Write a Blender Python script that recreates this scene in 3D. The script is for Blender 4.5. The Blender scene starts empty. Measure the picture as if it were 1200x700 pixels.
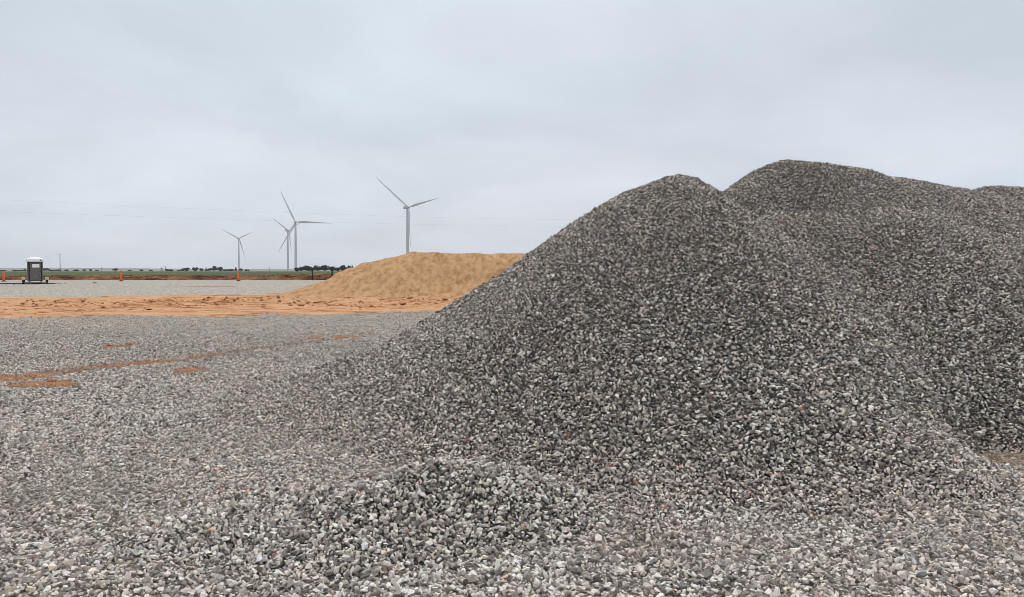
import bpy, bmesh, math, random
import numpy as np
from mathutils import Vector, Matrix

# ---------------------------------------------------------------- camera, sky, sun, exposure
scene = bpy.context.scene
COL = scene.collection
FPX = 873.0                                   # focal length in pixels of the 1200 px wide photograph
TILT = math.atan(32.5 / FPX)                  # slight downward pitch: the horizon lies above the middle
CAM_H = 1.6
cam_data = bpy.data.cameras.new('camera')
cam_data.sensor_width = 36.0
cam_data.lens = 36.0 * FPX / 1200.0
cam_data.clip_start = 0.05; cam_data.clip_end = 30000
cam = bpy.data.objects.new('camera', cam_data); COL.objects.link(cam)
cam.location = (0, 0, CAM_H); cam.rotation_euler = (math.pi / 2 - TILT, 0, 0)
scene.camera = cam

SUN_EL, SUN_AZ = math.radians(52), math.radians(-14)     # azimuth measured from +Y towards +X
world = bpy.data.worlds.new('World'); scene.world = world
world.use_nodes = True
wn, wl = world.node_tree.nodes, world.node_tree.links
wn.clear()
def N(nodes, typ, **kw):
    n = nodes.new(typ)
    for k, v in kw.items(): setattr(n, k, v)
    return n
w_out = N(wn, 'ShaderNodeOutputWorld'); w_bg = N(wn, 'ShaderNodeBackground')
w_bg.inputs['Strength'].default_value = 0.1
w_sky = N(wn, 'ShaderNodeTexSky', sky_type='NISHITA', sun_disc=False)
w_sky.sun_elevation = SUN_EL; w_sky.sun_rotation = SUN_AZ
w_sky.air_density = 1.0; w_sky.dust_density = 2.0
w_tc = N(wn, 'ShaderNodeTexCoord')
w_sep = N(wn, 'ShaderNodeSeparateXYZ'); wl.new(w_tc.outputs['Generated'], w_sep.inputs[0])
w_abs = N(wn, 'ShaderNodeMath', operation='ABSOLUTE'); wl.new(w_sep.outputs['Z'], w_abs.inputs[0])
w_den = N(wn, 'ShaderNodeMath', operation='ADD'); wl.new(w_abs.outputs[0], w_den.inputs[0]); w_den.inputs[1].default_value = 0.22
w_dx = N(wn, 'ShaderNodeMath', operation='DIVIDE'); wl.new(w_sep.outputs['X'], w_dx.inputs[0]); wl.new(w_den.outputs[0], w_dx.inputs[1])
w_dy = N(wn, 'ShaderNodeMath', operation='DIVIDE'); wl.new(w_sep.outputs['Y'], w_dy.inputs[0]); wl.new(w_den.outputs[0], w_dy.inputs[1])
w_cmb = N(wn, 'ShaderNodeCombineXYZ'); wl.new(w_dx.outputs[0], w_cmb.inputs[0]); wl.new(w_dy.outputs[0], w_cmb.inputs[1])
w_n1 = N(wn, 'ShaderNodeTexNoise'); wl.new(w_cmb.outputs[0], w_n1.inputs['Vector'])
w_n1.inputs['Scale'].default_value = 0.95; w_n1.inputs['Detail'].default_value = 6; w_n1.inputs['Roughness'].default_value = 0.5; w_n1.inputs['Distortion'].default_value = 0.3
w_rmp = N(wn, 'ShaderNodeValToRGB'); wl.new(w_n1.outputs['Fac'], w_rmp.inputs[0])
w_rmp.color_ramp.elements[0].position = 0.34; w_rmp.color_ramp.elements[0].color = (6.0, 6.68, 7.38, 1)
w_rmp.color_ramp.elements[1].position = 0.66; w_rmp.color_ramp.elements[1].color = (7.7, 8.42, 9.2, 1)
# thick cloud is brighter overhead than low down, as any overcast is
w_zen = N(wn, 'ShaderNodeMapRange'); wl.new(w_abs.outputs[0], w_zen.inputs['Value'])
w_zen.inputs['From Min'].default_value = 0.3; w_zen.inputs['From Max'].default_value = 1.0
w_zen.inputs['To Min'].default_value = 1.0; w_zen.inputs['To Max'].default_value = 1.35
# broad, very faint shift between bluish and lilac grey cloud
w_n2 = N(wn, 'ShaderNodeTexNoise'); wl.new(w_cmb.outputs[0], w_n2.inputs['Vector']); w_n2.inputs['Scale'].default_value = 0.5; w_n2.inputs['Detail'].default_value = 2
w_r2 = N(wn, 'ShaderNodeValToRGB'); wl.new(w_n2.outputs['Fac'], w_r2.inputs[0])
w_r2.color_ramp.elements[0].position = 0.38; w_r2.color_ramp.elements[0].color = (0.98, 1.005, 1.01, 1)
w_r2.color_ramp.elements[1].position = 0.62; w_r2.color_ramp.elements[1].color = (1.025, 0.99, 1.0, 1)
w_hue = N(wn, 'ShaderNodeMixRGB', blend_type='MULTIPLY'); w_hue.inputs[0].default_value = 1.0; wl.new(w_rmp.outputs['Color'], w_hue.inputs[1]); wl.new(w_r2.outputs['Color'], w_hue.inputs[2])
w_mul = N(wn, 'ShaderNodeVectorMath', operation='SCALE'); wl.new(w_hue.outputs[0], w_mul.inputs[0]); wl.new(w_zen.outputs[0], w_mul.inputs['Scale'])
w_mix = N(wn, 'ShaderNodeMixRGB'); w_mix.inputs[0].default_value = 0.94
wl.new(w_sky.outputs[0], w_mix.inputs[1]); wl.new(w_mul.outputs[0], w_mix.inputs[2])
# the cloud base pales towards a faint lilac near the horizon all round
w_low = N(wn, 'ShaderNodeMapRange'); wl.new(w_abs.outputs[0], w_low.inputs['Value']); w_low.inputs['From Min'].default_value = 0.0; w_low.inputs['From Max'].default_value = 0.22; w_low.inputs['To Min'].default_value = 0.8; w_low.inputs['To Max'].default_value = 0.0
w_lil = N(wn, 'ShaderNodeMixRGB', blend_type='MULTIPLY'); w_lil.inputs[2].default_value = (1.035, 0.985, 1.0, 1); wl.new(w_low.outputs[0], w_lil.inputs[0]); wl.new(w_mix.outputs[0], w_lil.inputs[1])
wl.new(w_lil.outputs[0], w_bg.inputs['Color']); wl.new(w_bg.outputs[0], w_out.inputs['Surface'])

sun_data = bpy.data.lights.new('sun', 'SUN'); sun_data.energy = 1.5; sun_data.angle = math.radians(18); sun_data.color = (1.0, 0.96, 0.9)
sun = bpy.data.objects.new('sun', sun_data); COL.objects.link(sun)
sd = Vector((math.sin(SUN_AZ) * math.cos(SUN_EL), math.cos(SUN_AZ) * math.cos(SUN_EL), math.sin(SUN_EL)))
sun.rotation_euler = sd.to_track_quat('Z', 'Y').to_euler(); sun.location = sd * 60
vs = scene.view_settings
vs.view_transform = 'Standard'; vs.look = 'None'; vs.exposure = 0.0; vs.gamma = 1.0; vs.use_curve_mapping = False
scene.cycles.filter_width = 0.75; scene.cycles.use_denoising = True
scene.cycles.max_bounces = 6; scene.cycles.diffuse_bounces = 3; scene.cycles.volume_bounces = 1
rng = np.random.default_rng(7); random.seed(7)

# ---------------------------------------------------------------- terrain functions (metres; camera stands at the origin, looking along +Y)
def _hash(ix, iy, seed):
    h = (ix.astype(np.int64) * 374761393 + iy.astype(np.int64) * 668265263 + seed * 982451653) & 0x7fffffff
    h = ((h ^ (h >> 13)) * 1274126177) & 0x7fffffff
    return ((h ^ (h >> 16)) & 0xffff) / 65535.0
def vnoise(x, y, seed=0):
    ix = np.floor(x); iy = np.floor(y); fx = x - ix; fy = y - iy
    fx = fx * fx * (3 - 2 * fx); fy = fy * fy * (3 - 2 * fy)
    a = _hash(ix, iy, seed); b = _hash(ix + 1, iy, seed); c = _hash(ix, iy + 1, seed); d = _hash(ix + 1, iy + 1, seed)
    return (a + (b - a) * fx) * (1 - fy) + (c + (d - c) * fx) * fy
def fbm(x, y, seed=0, o=4):
    s = 0.0; a = 1.0; t = 0.0
    for k in range(o):
        s = s + a * (vnoise(x * 2 ** k + 17.3 * k, y * 2 ** k - 9.1 * k, seed + k) - 0.5); t += a; a *= 0.5
    return 2 * s / t
def sstep(a, b, x):
    t = np.clip((x - a) / (b - a), 0, 1); return t * t * (3 - 2 * t)
def seg(x, y, x0, y0, x1, y1):
    dx, dy = x1 - x0, y1 - y0; L = dx * dx + dy * dy
    t = np.clip(((x - x0) * dx + (y - y0) * dy) / L, 0, 1) if L > 0 else 0 * x
    return np.hypot(x - x0 - t * dx, y - y0 - t * dy), t
def ground_z(x, y):
    z = 0.42 * sstep(42, 68, y) + 0.08 * sstep(68, 88, y)
    near = 1 - sstep(20, 40, y)
    return z + 0.035 * fbm(x / 2.3, y / 2.3, 3, 3) * near + 0.02 * fbm(x / 9, y / 9, 5, 2)
def heap(x, y, peaks, k, toe, slope_jit=0.0, seed=0):
    """smooth union of dumped cones: peaks = (x0,y0,x1,y1,top0,top1,slope,rounding)"""
    acc = 0
    for (x0, y0, x1, y1, t0, t1, s, a, *sq) in peaks:
        xe = np.where(x > x1, x1 + (x - x1) * sq[0], x) if sq else x
        r, t = seg(xe, y, x0, y0, x1, y1)
        if slope_jit: s = s * (1 + slope_jit * fbm(x / 2.2, y / 2.2, seed, 2))
        acc = acc + np.exp(k * ((t0 + (t1 - t0) * t) - s * (np.sqrt(r * r + a * a) - a)))
    h = np.log(acc) / k
    h = toe * np.log1p(np.exp(np.clip(h / toe, -40, 40))) - toe * 0.10
    return np.where(h > 0, h * h / (np.abs(h) + 0.35 * toe), h)
PILE = [
    (2.1, 10.0, 2.15, 10.5, 2.95, 2.90, 0.675, 0.40, 1.40),      # near left cone
    (-2.2, 10.2, 1.45, 10.2, 0.42, 2.74, 0.66, 0.30),         # low left shoulder
    (4.48, 12.0, 5.75, 12.2, 3.46, 3.36, 0.76, 0.42),     # tall middle dump
    (6.5, 12.6, 7.9, 13.2, 3.28, 3.08, 0.67, 0.6),
    (9.1, 14.0, 14.5, 14.6, 3.24, 3.2, 0.68, 0.5),       # right dump
    (2.9, 10.2, 5.2, 10.3, 2.40, 2.46, 0.69, 0.4),        # fronts of the dumps, slid down level with the near cone
    (5.2, 10.3, 7.3, 11.6, 2.46, 2.50, 0.68, 0.4),
    (7.3, 12.0, 7.4, 10.2, 2.55, 1.50, 0.64, 0.6),
    (-1.6, 9.6, 0.2, 8.9, 0.34, 0.58, 0.30, 0.5),         # spilled skirt on the left
]
def pile_h(x, y):
    wx = 0.25 * fbm(x / 3.1, y / 3.1, 21, 2); wy = 0.25 * fbm(x / 3.1, y / 3.1, 31, 2)
    return heap(x + wx, y + wy, PILE, 16.0, 0.22, 0.05, 41) - 0.27 * np.exp(-((x - 4.3) / 0.75) ** 2 - ((y - 6.35) / 0.5) ** 2) + 0.03 * fbm(x / 0.8, y / 0.8, 51, 3)
MOUND = [
    (-0.47, 4.98, -0.1, 4.95, 0.34, 0.32, 0.62, 0.22),
    (-1.45, 4.85, -0.75, 4.75, 0.17, 0.245, 0.42, 0.25),
    (-1.9, 4.35, -1.0, 4.35, 0.085, 0.11, 0.30, 0.25),
]
def mound_h(x, y):
    wx = 0.12 * fbm(x / 0.9, y / 0.9, 61, 2); wy = 0.12 * fbm(x / 0.9, y / 0.9, 71, 2)
    return heap(x + wx, y + wy, MOUND, 22.0, 0.03) + 0.02 * fbm(x / 0.3, y / 0.3, 81, 2) - 0.012
SAND = [
    (-7.7, 43.2, -6.4, 43.6, 2.24, 2.45, 0.50, 1.6),
    (-13.2, 42.0, -9.2, 42.6, 0.20, 1.0, 0.28, 1.5),
    (-5.6, 44.0, 6.0, 44.0, 2.72, 2.62, 0.55, 1.2),
]
def sand_h(x, y):
    wx = 0.5 * fbm(x / 4, y / 4, 91, 2); wy = 0.4 * fbm(x / 4, y / 4, 95, 2)
    return heap(x + wx, y + wy, SAND, 5.0, 0.22, 0.06, 97) + 0.05 * fbm(x / 1.1, y / 1.6, 99, 3)

# ---------------------------------------------------------------- helpers
def tag(o, label=None, cat=None, group=None, kind=None):
    if label: o['label'] = label
    if cat: o['category'] = cat
    if group: o['group'] = group
    if kind: o['kind'] = kind
    return o
def link(name, data, parent=None, mat=None, loc=None):
    o = bpy.data.objects.new(name, data); COL.objects.link(o)
    if parent is not None: o.parent = parent
    if mat is not None and data is not None and not data.materials: data.materials.append(mat)
    if loc is not None: o.location = loc
    return o
def empty(name, loc, rz=0):
    o = bpy.data.objects.new(name, None); COL.objects.link(o); o.location = loc; o.rotation_euler = (0, 0, rz); o.empty_display_size = 0.2
    return o
def pix(px, py, Y):
    """the point at depth Y that the photograph shows at pixel px, py"""
    u = (px - 600) / FPX; v = (350 - py) / FPX
    dy = math.cos(TILT) + v * math.sin(TILT); dz = -math.sin(TILT) + v * math.cos(TILT)
    return Vector((u / dy * Y, Y, CAM_H + dz / dy * Y))
def mesh_from(name, verts, faces, smooth=False):
    m = bpy.data.meshes.new(name); m.from_pydata(verts, [], faces); m.update()
    if smooth: m.polygons.foreach_set('use_smooth', [True] * len(m.polygons))
    return m
def grid_mesh(name, xs, ys, zfn, smooth=True, attrs=None):
    X, Y = np.meshgrid(xs, ys); Z = zfn(X, Y)
    nx, ny = len(xs), len(ys)
    co = np.stack([X, Y, Z], -1).reshape(-1, 3)
    i = (np.arange(ny - 1)[:, None] * nx + np.arange(nx - 1)[None, :]).ravel()
    q = np.stack([i, i + 1, i + nx + 1, i + nx], -1)
    m = bpy.data.meshes.new(name)
    m.vertices.add(len(co)); m.vertices.foreach_set('co', co.ravel())
    m.loops.add(q.size); m.loops.foreach_set('vertex_index', q.ravel())
    m.polygons.add(len(q)); m.polygons.foreach_set('loop_start', np.arange(len(q)) * 4); m.polygons.foreach_set('loop_total', np.full(len(q), 4))
    m.update(calc_edges=True); m.validate()
    if smooth: m.polygons.foreach_set('use_smooth', np.ones(len(q), bool))
    for k, fn in (attrs or {}).items():
        a = m.attributes.new(k, 'FLOAT', 'POINT'); a.data.foreach_set('value', fn(X, Y).ravel().astype(np.float32))
    return m
def bm_mesh(name, fn, smooth=False):
    bm = bmesh.new(); fn(bm); m = bpy.data.meshes.new(name); bm.normal_update(); bm.to_mesh(m); bm.free()
    if smooth: m.polygons.foreach_set('use_smooth', [True] * len(m.polygons))
    return m
def box(bm, c, s, bevel=0.0):
    r = bmesh.ops.create_cube(bm, size=1.0, matrix=Matrix.Translation(c) @ Matrix.Diagonal((s[0], s[1], s[2], 1)))
    if bevel:
        es = list({e for v in r['verts'] for e in v.link_edges})
        bmesh.ops.bevel(bm, geom=es, offset=bevel, segments=2, affect='EDGES', profile=0.5)
def lathe(bm, prof, seg=16, mat=Matrix.Identity(4), cap=True):
    rings = []
    for r, z in prof:
        rings.append([bm.verts.new(mat @ Vector((r * math.cos(2 * math.pi * k / seg), r * math.sin(2 * math.pi * k / seg), z))) for k in range(seg)])
    for a, b in zip(rings, rings[1:]):
        for k in range(seg): bm.faces.new((a[k], a[(k + 1) % seg], b[(k + 1) % seg], b[k]))
    if cap:
        bm.faces.new(list(reversed(rings[0]))); bm.faces.new(rings[-1])
def tube(bm, pts, r, seg=6):
    rings = []
    for i, p in enumerate(pts):
        p = Vector(p); d = (Vector(pts[min(i + 1, len(pts) - 1)]) - Vector(pts[max(i - 1, 0)])).normalized()
        a = d.cross(Vector((0, 0, 1)))
        if a.length < 1e-4: a = Vector((1, 0, 0))
        a.normalize(); b = d.cross(a)
        rr = r[i] if isinstance(r, (list, tuple)) else r
        rings.append([bm.verts.new(p + rr * (math.cos(2 * math.pi * k / seg) * a + math.sin(2 * math.pi * k / seg) * b)) for k in range(seg)])
    for a, b in zip(rings, rings[1:]):
        for k in range(seg): bm.faces.new((a[k], b[k], b[(k + 1) % seg], a[(k + 1) % seg]))
    bm.faces.new(rings[0]); bm.faces.new(list(reversed(rings[-1])))

# ---------------------------------------------------------------- materials
def new_mat(name, rough=0.9, spec=0.2):
    m = bpy.data.materials.new(name); m.use_nodes = True
    nt = m.node_tree; b = nt.nodes['Principled BSDF']
    b.inputs['Roughness'].default_value = rough; b.inputs['Specular IOR Level'].default_value = spec
    return m, nt.nodes, nt.links, b
def ramp(nodes, links, src, stops, interp='LINEAR'):
    r = nodes.new('ShaderNodeValToRGB'); cr = r.color_ramp; cr.interpolation = interp
    while len(cr.elements) < len(stops): cr.elements.new(0.5)
    for e, (p, c) in zip(cr.elements, stops): e.position = p; e.color = (*c, 1)
    if src is not None: links.new(src, r.inputs[0])
    return r
def noise(nodes, links, vec, scale, detail=4, rough=0.55, dist=0.0):
    n = nodes.new('ShaderNodeTexNoise'); n.inputs['Scale'].default_value = scale; n.inputs['Detail'].default_value = detail
    n.inputs['Roughness'].default_value = rough; n.inputs['Distortion'].default_value = dist
    if vec is not None: links.new(vec, n.inputs['Vector'])
    return n
def mixc(nodes, links, fac, a, b, mode='MIX'):
    m = nodes.new('ShaderNodeMixRGB'); m.blend_type = mode
    for i, v in enumerate((fac, a, b)):
        if hasattr(v, 'is_output'): links.new(v, m.inputs[i])
        elif i == 0: m.inputs[0].default_value = v
        else: m.inputs[i].default_value = (*v, 1)
    return m.outputs[0]
def bump(nodes, links, b, src, strength, dist):
    n = nodes.new('ShaderNodeBump'); n.inputs['Strength'].default_value = strength; n.inputs['Distance'].default_value = dist
    links.new(src, n.inputs['Height']); links.new(n.outputs[0], b.inputs['Normal'])
def geo_pos(nodes): return nodes.new('ShaderNodeNewGeometry').outputs['Position']
def scaled(nodes, links, vec, s):
    m = nodes.new('ShaderNodeMapping'); m.inputs['Scale'].default_value = s; links.new(vec, m.inputs['Vector']); return m.outputs[0]
def plain(name, col, rough=0.7, var=0.12, scale=3.0, spec=0.3, metal=0.0):
    m, n, l, b = new_mat(name, rough, spec); b.inputs['Metallic'].default_value = metal
    tc = n.new('ShaderNodeTexCoord')
    nz = noise(n, l, tc.outputs['Object'], scale, 5)
    d = tuple(c * (1 - var) for c in col); u = tuple(min(1, c * (1 + var)) for c in col)
    r = ramp(n, l, nz.outputs['Fac'], [(0.3, d), (0.7, u)]); l.new(r.outputs[0], b.inputs['Base Color'])
    return m

# crushed stone: colour handed to every stone, fine speckle on top
M_STONE, n, l, b = new_mat('crushed_stone', 0.85, 0.25)
at_ = n.new('ShaderNodeAttribute'); at_.attribute_type = 'INSTANCER'; at_.attribute_name = 'stone_col'
tc_ = n.new('ShaderNodeTexCoord')
sp_ = noise(n, l, tc_.outputs['Object'], 5.0, 4, 0.6)
sr_ = ramp(n, l, sp_.outputs['Fac'], [(0.3, (0.72, 0.72, 0.72)), (0.7, (1.22, 1.22, 1.22))])
l.new(mixc(n, l, 1.0, at_.outputs['Color'], sr_.outputs[0], 'MULTIPLY'), b.inputs['Base Color'])

def gravel_sheet(name, base_lo, base_hi, dirt_cols, cell=28.0, attr=True, bump_d=0.02, fine=False):
    """small stones and fines below and between the modelled stones; 'dirt' marks bare soil"""
    m, n, l, b = new_mat(name, 0.95, 0.15)
    p = geo_pos(n)
    v = n.new('ShaderNodeTexVoronoi'); v.inputs['Scale'].default_value = cell; l.new(p, v.inputs['Vector'])
    sx = n.new('ShaderNodeSeparateColor'); l.new(v.outputs['Color'], sx.inputs[0])
    c1 = ramp(n, l, sx.outputs[0], [(0.0, base_lo), (0.75, base_hi), (1.0, tuple(min(1, 1.7 * q) for q in base_hi))])
    nz = noise(n, l, p, 1.3, 5)
    c2 = mixc(n, l, ramp(n, l, nz.outputs['Fac'], [(0.35, (0, 0, 0)), (0.7, (0.55, 0.55, 0.55))]).outputs[0], c1.outputs[0], dirt_cols[1])
    if fine:
        fa = n.new('ShaderNodeAttribute'); fa.attribute_name = 'fines'
        fz = noise(n, l, scaled(n, l, p, (0.6, 1.6, 1)), 2.0, 8, 0.75)
        c2 = mixc(n, l, fa.outputs['Fac'], c2, ramp(n, l, fz.outputs['Fac'], [(0.32, (0.19, 0.17, 0.15)), (0.5, (0.37, 0.34, 0.30)), (0.66, (0.46, 0.43, 0.39))]).outputs[0])
        ft = noise(n, l, scaled(n, l, p, (0.22, 0.75, 1)), 1.0, 5, 0.6)
        fm = n.new('ShaderNodeMath'); fm.operation = 'MULTIPLY'; l.new(ramp(n, l, ft.outputs['Fac'], [(0.42, (0, 0, 0)), (0.62, (0.75, 0.75, 0.75))]).outputs[0], fm.inputs[0]); l.new(fa.outputs['Fac'], fm.inputs[1])
        c2 = mixc(n, l, fm.outputs[0], c2, (0.42, 0.32, 0.225))
    if attr:
        a = n.new('ShaderNodeAttribute'); a.attribute_name = 'dirt'
        d1 = noise(n, l, p, 6.0, 6, 0.65)
        dc = ramp(n, l, d1.outputs['Fac'], [(0.3, dirt_cols[2]), (0.65, dirt_cols[0])])
        ad = n.new('ShaderNodeMath'); ad.operation = 'ADD'; l.new(a.outputs['Fac'], ad.inputs[0])
        d2 = noise(n, l, p, 9.0, 5, 0.7); sb = n.new('ShaderNodeMath'); sb.operation = 'MULTIPLY_ADD'; l.new(d2.outputs['Fac'], sb.inputs[0]); sb.inputs[1].default_value = 0.9; sb.inputs[2].default_value = -0.45
        l.new(sb.outputs[0], ad.inputs[1])
        fr = ramp(n, l, ad.outputs[0], [(0.32, (0, 0, 0)), (0.6, (1, 1, 1))])
        c2 = mixc(n, l, fr.outputs[0], c2, dc.outputs[0])
    l.new(c2, b.inputs['Base Color'])
    dn = n.new('ShaderNodeMath'); dn.operation = 'MULTIPLY_ADD'; l.new(v.outputs['Distance'], dn.inputs[0]); dn.inputs[1].default_value = -1.0; dn.inputs[2].default_value = 1.0
    bump(n, l, b, dn.outputs[0], 0.8, bump_d)
    return m
TAN, ORANGE, RUST = (0.46, 0.27, 0.145), (0.45, 0.205, 0.09), (0.22, 0.075, 0.03)
M_YARD = gravel_sheet('yard_gravel', (0.05, 0.047, 0.045), (0.24, 0.225, 0.205), (ORANGE, (0.30, 0.235, 0.175), (0.30, 0.12, 0.05)), fine=True)
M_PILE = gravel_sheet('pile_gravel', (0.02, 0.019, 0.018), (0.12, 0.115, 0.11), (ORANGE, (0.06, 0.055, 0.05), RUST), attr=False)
M_PAD = gravel_sheet('pad_gravel', (0.24, 0.215, 0.185), (0.41, 0.37, 0.315), (ORANGE, (0.47, 0.375, 0.285), (0.34, 0.2, 0.11)), cell=9.0, bump_d=0.02)

def dirt_mat(name, lo, mid, hi, s=1.0, bd=0.05, st=None, p0=0.34, p1=0.46):
    m, n, l, b = new_mat(name, 0.97, 0.1)
    p = geo_pos(n)
    if st: p = scaled(n, l, p, st)
    a1 = noise(n, l, p, 0.9 * s, 6, 0.65, 0.4); a2 = noise(n, l, p, 7.0 * s, 6, 0.7)
    mx = n.new('ShaderNodeMath'); mx.operation = 'MULTIPLY_ADD'; l.new(a2.outputs['Fac'], mx.inputs[0]); mx.inputs[1].default_value = 0.5
    hf = n.new('ShaderNodeMath'); hf.operation = 'MULTIPLY'; l.new(a1.outputs['Fac'], hf.inputs[0]); hf.inputs[1].default_value = 0.5; l.new(hf.outputs[0], mx.inputs[2])
    r = ramp(n, l, mx.outputs[0], [(p0, lo), (p1, mid), (0.64, hi)]); l.new(r.outputs[0], b.inputs['Base Color'])
    bump(n, l, b, a2.outputs['Fac'], 0.7, bd)
    return m
M_STRIP = dirt_mat('orange_dirt', (0.29, 0.105, 0.045), (0.60, 0.315, 0.155), (0.68, 0.41, 0.245), 1.0, 0.08, (0.4, 1.0, 1.0), 0.41, 0.49)
M_CLOD = dirt_mat('red_clod', (0.24, 0.085, 0.035), (0.36, 0.155, 0.07), (0.48, 0.24, 0.12), 3.0)
M_SAND = dirt_mat('tan_sand', (0.33, 0.165, 0.07), (0.62, 0.35, 0.17), (0.75, 0.46, 0.25), 2.2, 0.14, (1.6, 0.8, 0.7), 0.40, 0.5)
M_BANK = dirt_mat('bank_soil', (0.035, 0.014, 0.008), (0.20, 0.075, 0.03), (0.34, 0.21, 0.10), 0.6, 0.3, (0.6, 1, 1), 0.43, 0.51)
M_FIELD, n, l, b = new_mat('winter_wheat', 0.95, 0.1)
fp = scaled(n, l, geo_pos(n), (0.03, 0.012, 0.03)); fn_ = noise(n, l, fp, 1.0, 6, 0.6)
l.new(ramp(n, l, fn_.outputs['Fac'], [(0.3, (0.075, 0.075, 0.03)), (0.5, (0.07, 0.095, 0.035)), (0.72, (0.12, 0.125, 0.05))]).outputs[0], b.inputs['Base Color'])
M_FAR, n, l, b = new_mat('far_land', 0.95, 0.1)
fp = scaled(n, l, geo_pos(n), (0.0022, 0.0009, 0.002)); fn_ = noise(n, l, fp, 1.0, 5, 0.6)
l.new(ramp(n, l, fn_.outputs['Fac'], [(0.35, (0.10, 0.11, 0.05)), (0.5, (0.22, 0.17, 0.10)), (0.65, (0.16, 0.15, 0.08))]).outputs[0], b.inputs['Base Color'])
M_HILL = plain('hill_scrub', (0.14, 0.14, 0.10), 0.95, 0.3, 0.004)
M_TURB = plain('turbine_paint', (0.58, 0.59, 0.61), 0.5, 0.04, 0.2)
M_BODY = plain('grey_plastic', (0.15, 0.14, 0.128), 0.55, 0.12, 2.5)
M_DARKP = plain('dark_plastic', (0.03, 0.03, 0.03), 0.6, 0.2, 4)
M_WHITE = plain('white_plastic', (0.88, 0.88, 0.86), 0.5, 0.05, 3)
M_PRINT = plain('grey_print', (0.35, 0.35, 0.35), 0.7, 0.1, 6)
M_TYRE = plain('tyre_rubber', (0.025, 0.025, 0.025), 0.85, 0.3, 8)
M_FENDER = plain('dusty_fender', (0.50, 0.42, 0.34), 0.8, 0.15, 5)
M_STEEL = plain('dull_steel', (0.28, 0.27, 0.26), 0.6, 0.25, 6, 0.4, 0.5)
M_ORANGE = plain('orange_vinyl', (0.80, 0.13, 0.035), 0.5, 0.1, 4)
M_BLACKR = plain('black_rubber', (0.03, 0.028, 0.027), 0.9, 0.3, 6)
M_POST = plain('dark_post', (0.035, 0.03, 0.028), 0.9, 0.35, 5)
M_WOOD = plain('grey_pole_wood', (0.20, 0.17, 0.14), 0.9, 0.2, 4)
M_WIRE = plain('weathered_wire', (0.16, 0.165, 0.17), 0.6, 0.1, 4)
M_BARK = plain('bark', (0.06, 0.05, 0.04), 0.95, 0.3, 5)
M_LEAF = plain('dark_foliage', (0.03, 0.036, 0.024), 0.9, 0.45, 0.9)
M_SILO = plain('pale_silo', (0.62, 0.55, 0.47), 0.6, 0.1, 1)
M_ROOF = plain('grey_roof', (0.34, 0.33, 0.32), 0.6, 0.1, 1)

# ---------------------------------------------------------------- the setting
def profile_far(y):
    return np.interp(y, [-60, 45, 86, 88.5, 92, 400, 1200, 6000], [-0.3, -0.2, 0.20, 0.40, 0.85, 0.95, 0.8, 0.6])
ys = np.array([-60, -20, 0, 20, 40, 60, 80, 86, 88.5, 92, 120, 200, 400, 800, 1600, 3000, 6000.])
xs = np.array([-6000, -3000, -1500, -600, -250, -100, -40, 0, 40, 100, 250, 600, 1500, 3000, 6000.])
ground = link('ground', grid_mesh('ground', xs, ys, lambda X, Y: profile_far(Y) - 0.12 - 0.1 * (np.abs(X) > 80) * (Y < 92)), mat=M_FAR)
tag(ground, 'flat brown and green farmland reaching to the horizon', kind='structure')

def hills_z(X, Y):
    return -2 + (21 + 12 * fbm(X / 1600, Y / 900, 11, 3)) * sstep(4200, 4900, Y) * (1 - sstep(5300, 5900, Y))
hills = link('hills', grid_mesh('hills', np.arange(-5800, 5801, 140.), np.arange(4200, 5901, 100.), hills_z), mat=M_HILL)
tag(hills, 'low hazy rise of land along the horizon', kind='structure')

# bare orange soil breaking through the yard gravel: wheel track, scrapes, sandy patch
def blob(x, y, cx, cy, rx, ry, w=0.35):
    d = np.hypot((x - cx) / rx, (y - cy) / ry) + w * fbm(x / 0.5, y / 0.5, 131, 3)
    return 1 - sstep(0.6, 1.1, d)
TRACK = [(-9.5, 10.1), (-7.4, 11.0), (-6.8, 12.2), (-5.95, 13.2), (-5.3, 15.0), (-4.3, 17.0), (-3.3, 18.5)]
def dirt_amount(x, y):
    wob = 0.12 * fbm(x / 0.8, y / 0.8, 141, 3)
    best = np.full(np.shape(x), 9.0); along = np.zeros(np.shape(x))
    for k in range(len(TRACK) - 1):
        r, t = seg(x, y, *TRACK[k], *TRACK[k + 1]); c = r < best
        best = np.where(c, r, best); along = np.where(c, (k + t) / (len(TRACK) - 1), along)
    width = np.interp(along, [0, 0.35, 0.5, 1.0], [0.42, 0.26, 0.14, 0.07])
    d = (1 - sstep(0.6, 1.15, (best + wob) / width)) * np.interp(along, [0, 0.4, 0.6, 1], [1, 0.85, 0.6, 0.4])
    for b_ in ((-6.45, 10.25, 0.5, 0.28), (-8.15, 15.6, 0.42, 0.36), (-4.6, 17.4, 0.3, 0.2),
               (-4.05, 17.8, 0.4, 0.2), (-5.2, 11.9, 0.28, 0.25), (-8.9, 11.9, 0.5, 0.16)):
        d = np.maximum(d, blob(x, y, *b_))
    return d * (0.35 + 0.65 * sstep(0.30, 0.55, vnoise(x / 0.45, y / 0.45, 147)))
def dust_amount(x, y):
    """where the stones lie pressed into pale fines"""
    d = 0.95 * blob(x, y, 4.25, 6.35, 0.62, 0.30, 0.5)
    for b_ in ((-0.95, 5.95, 0.5, 0.22), (0.9, 4.35, 0.7, 0.30), (-2.9, 7.0, 0.7, 0.6), (2.8, 4.3, 0.8, 0.22), (-3.0, 5.4, 0.9, 0.5), (1.6, 5.4, 0.5, 0.2)):
        d = np.maximum(d, 0.34 * blob(x, y, *b_, 0.7))
    d = np.maximum(d, 0.34 * sstep(13, 22, y) * (0.5 + vnoise(x / 3, y / 1.2, 151)))
    return d
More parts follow.
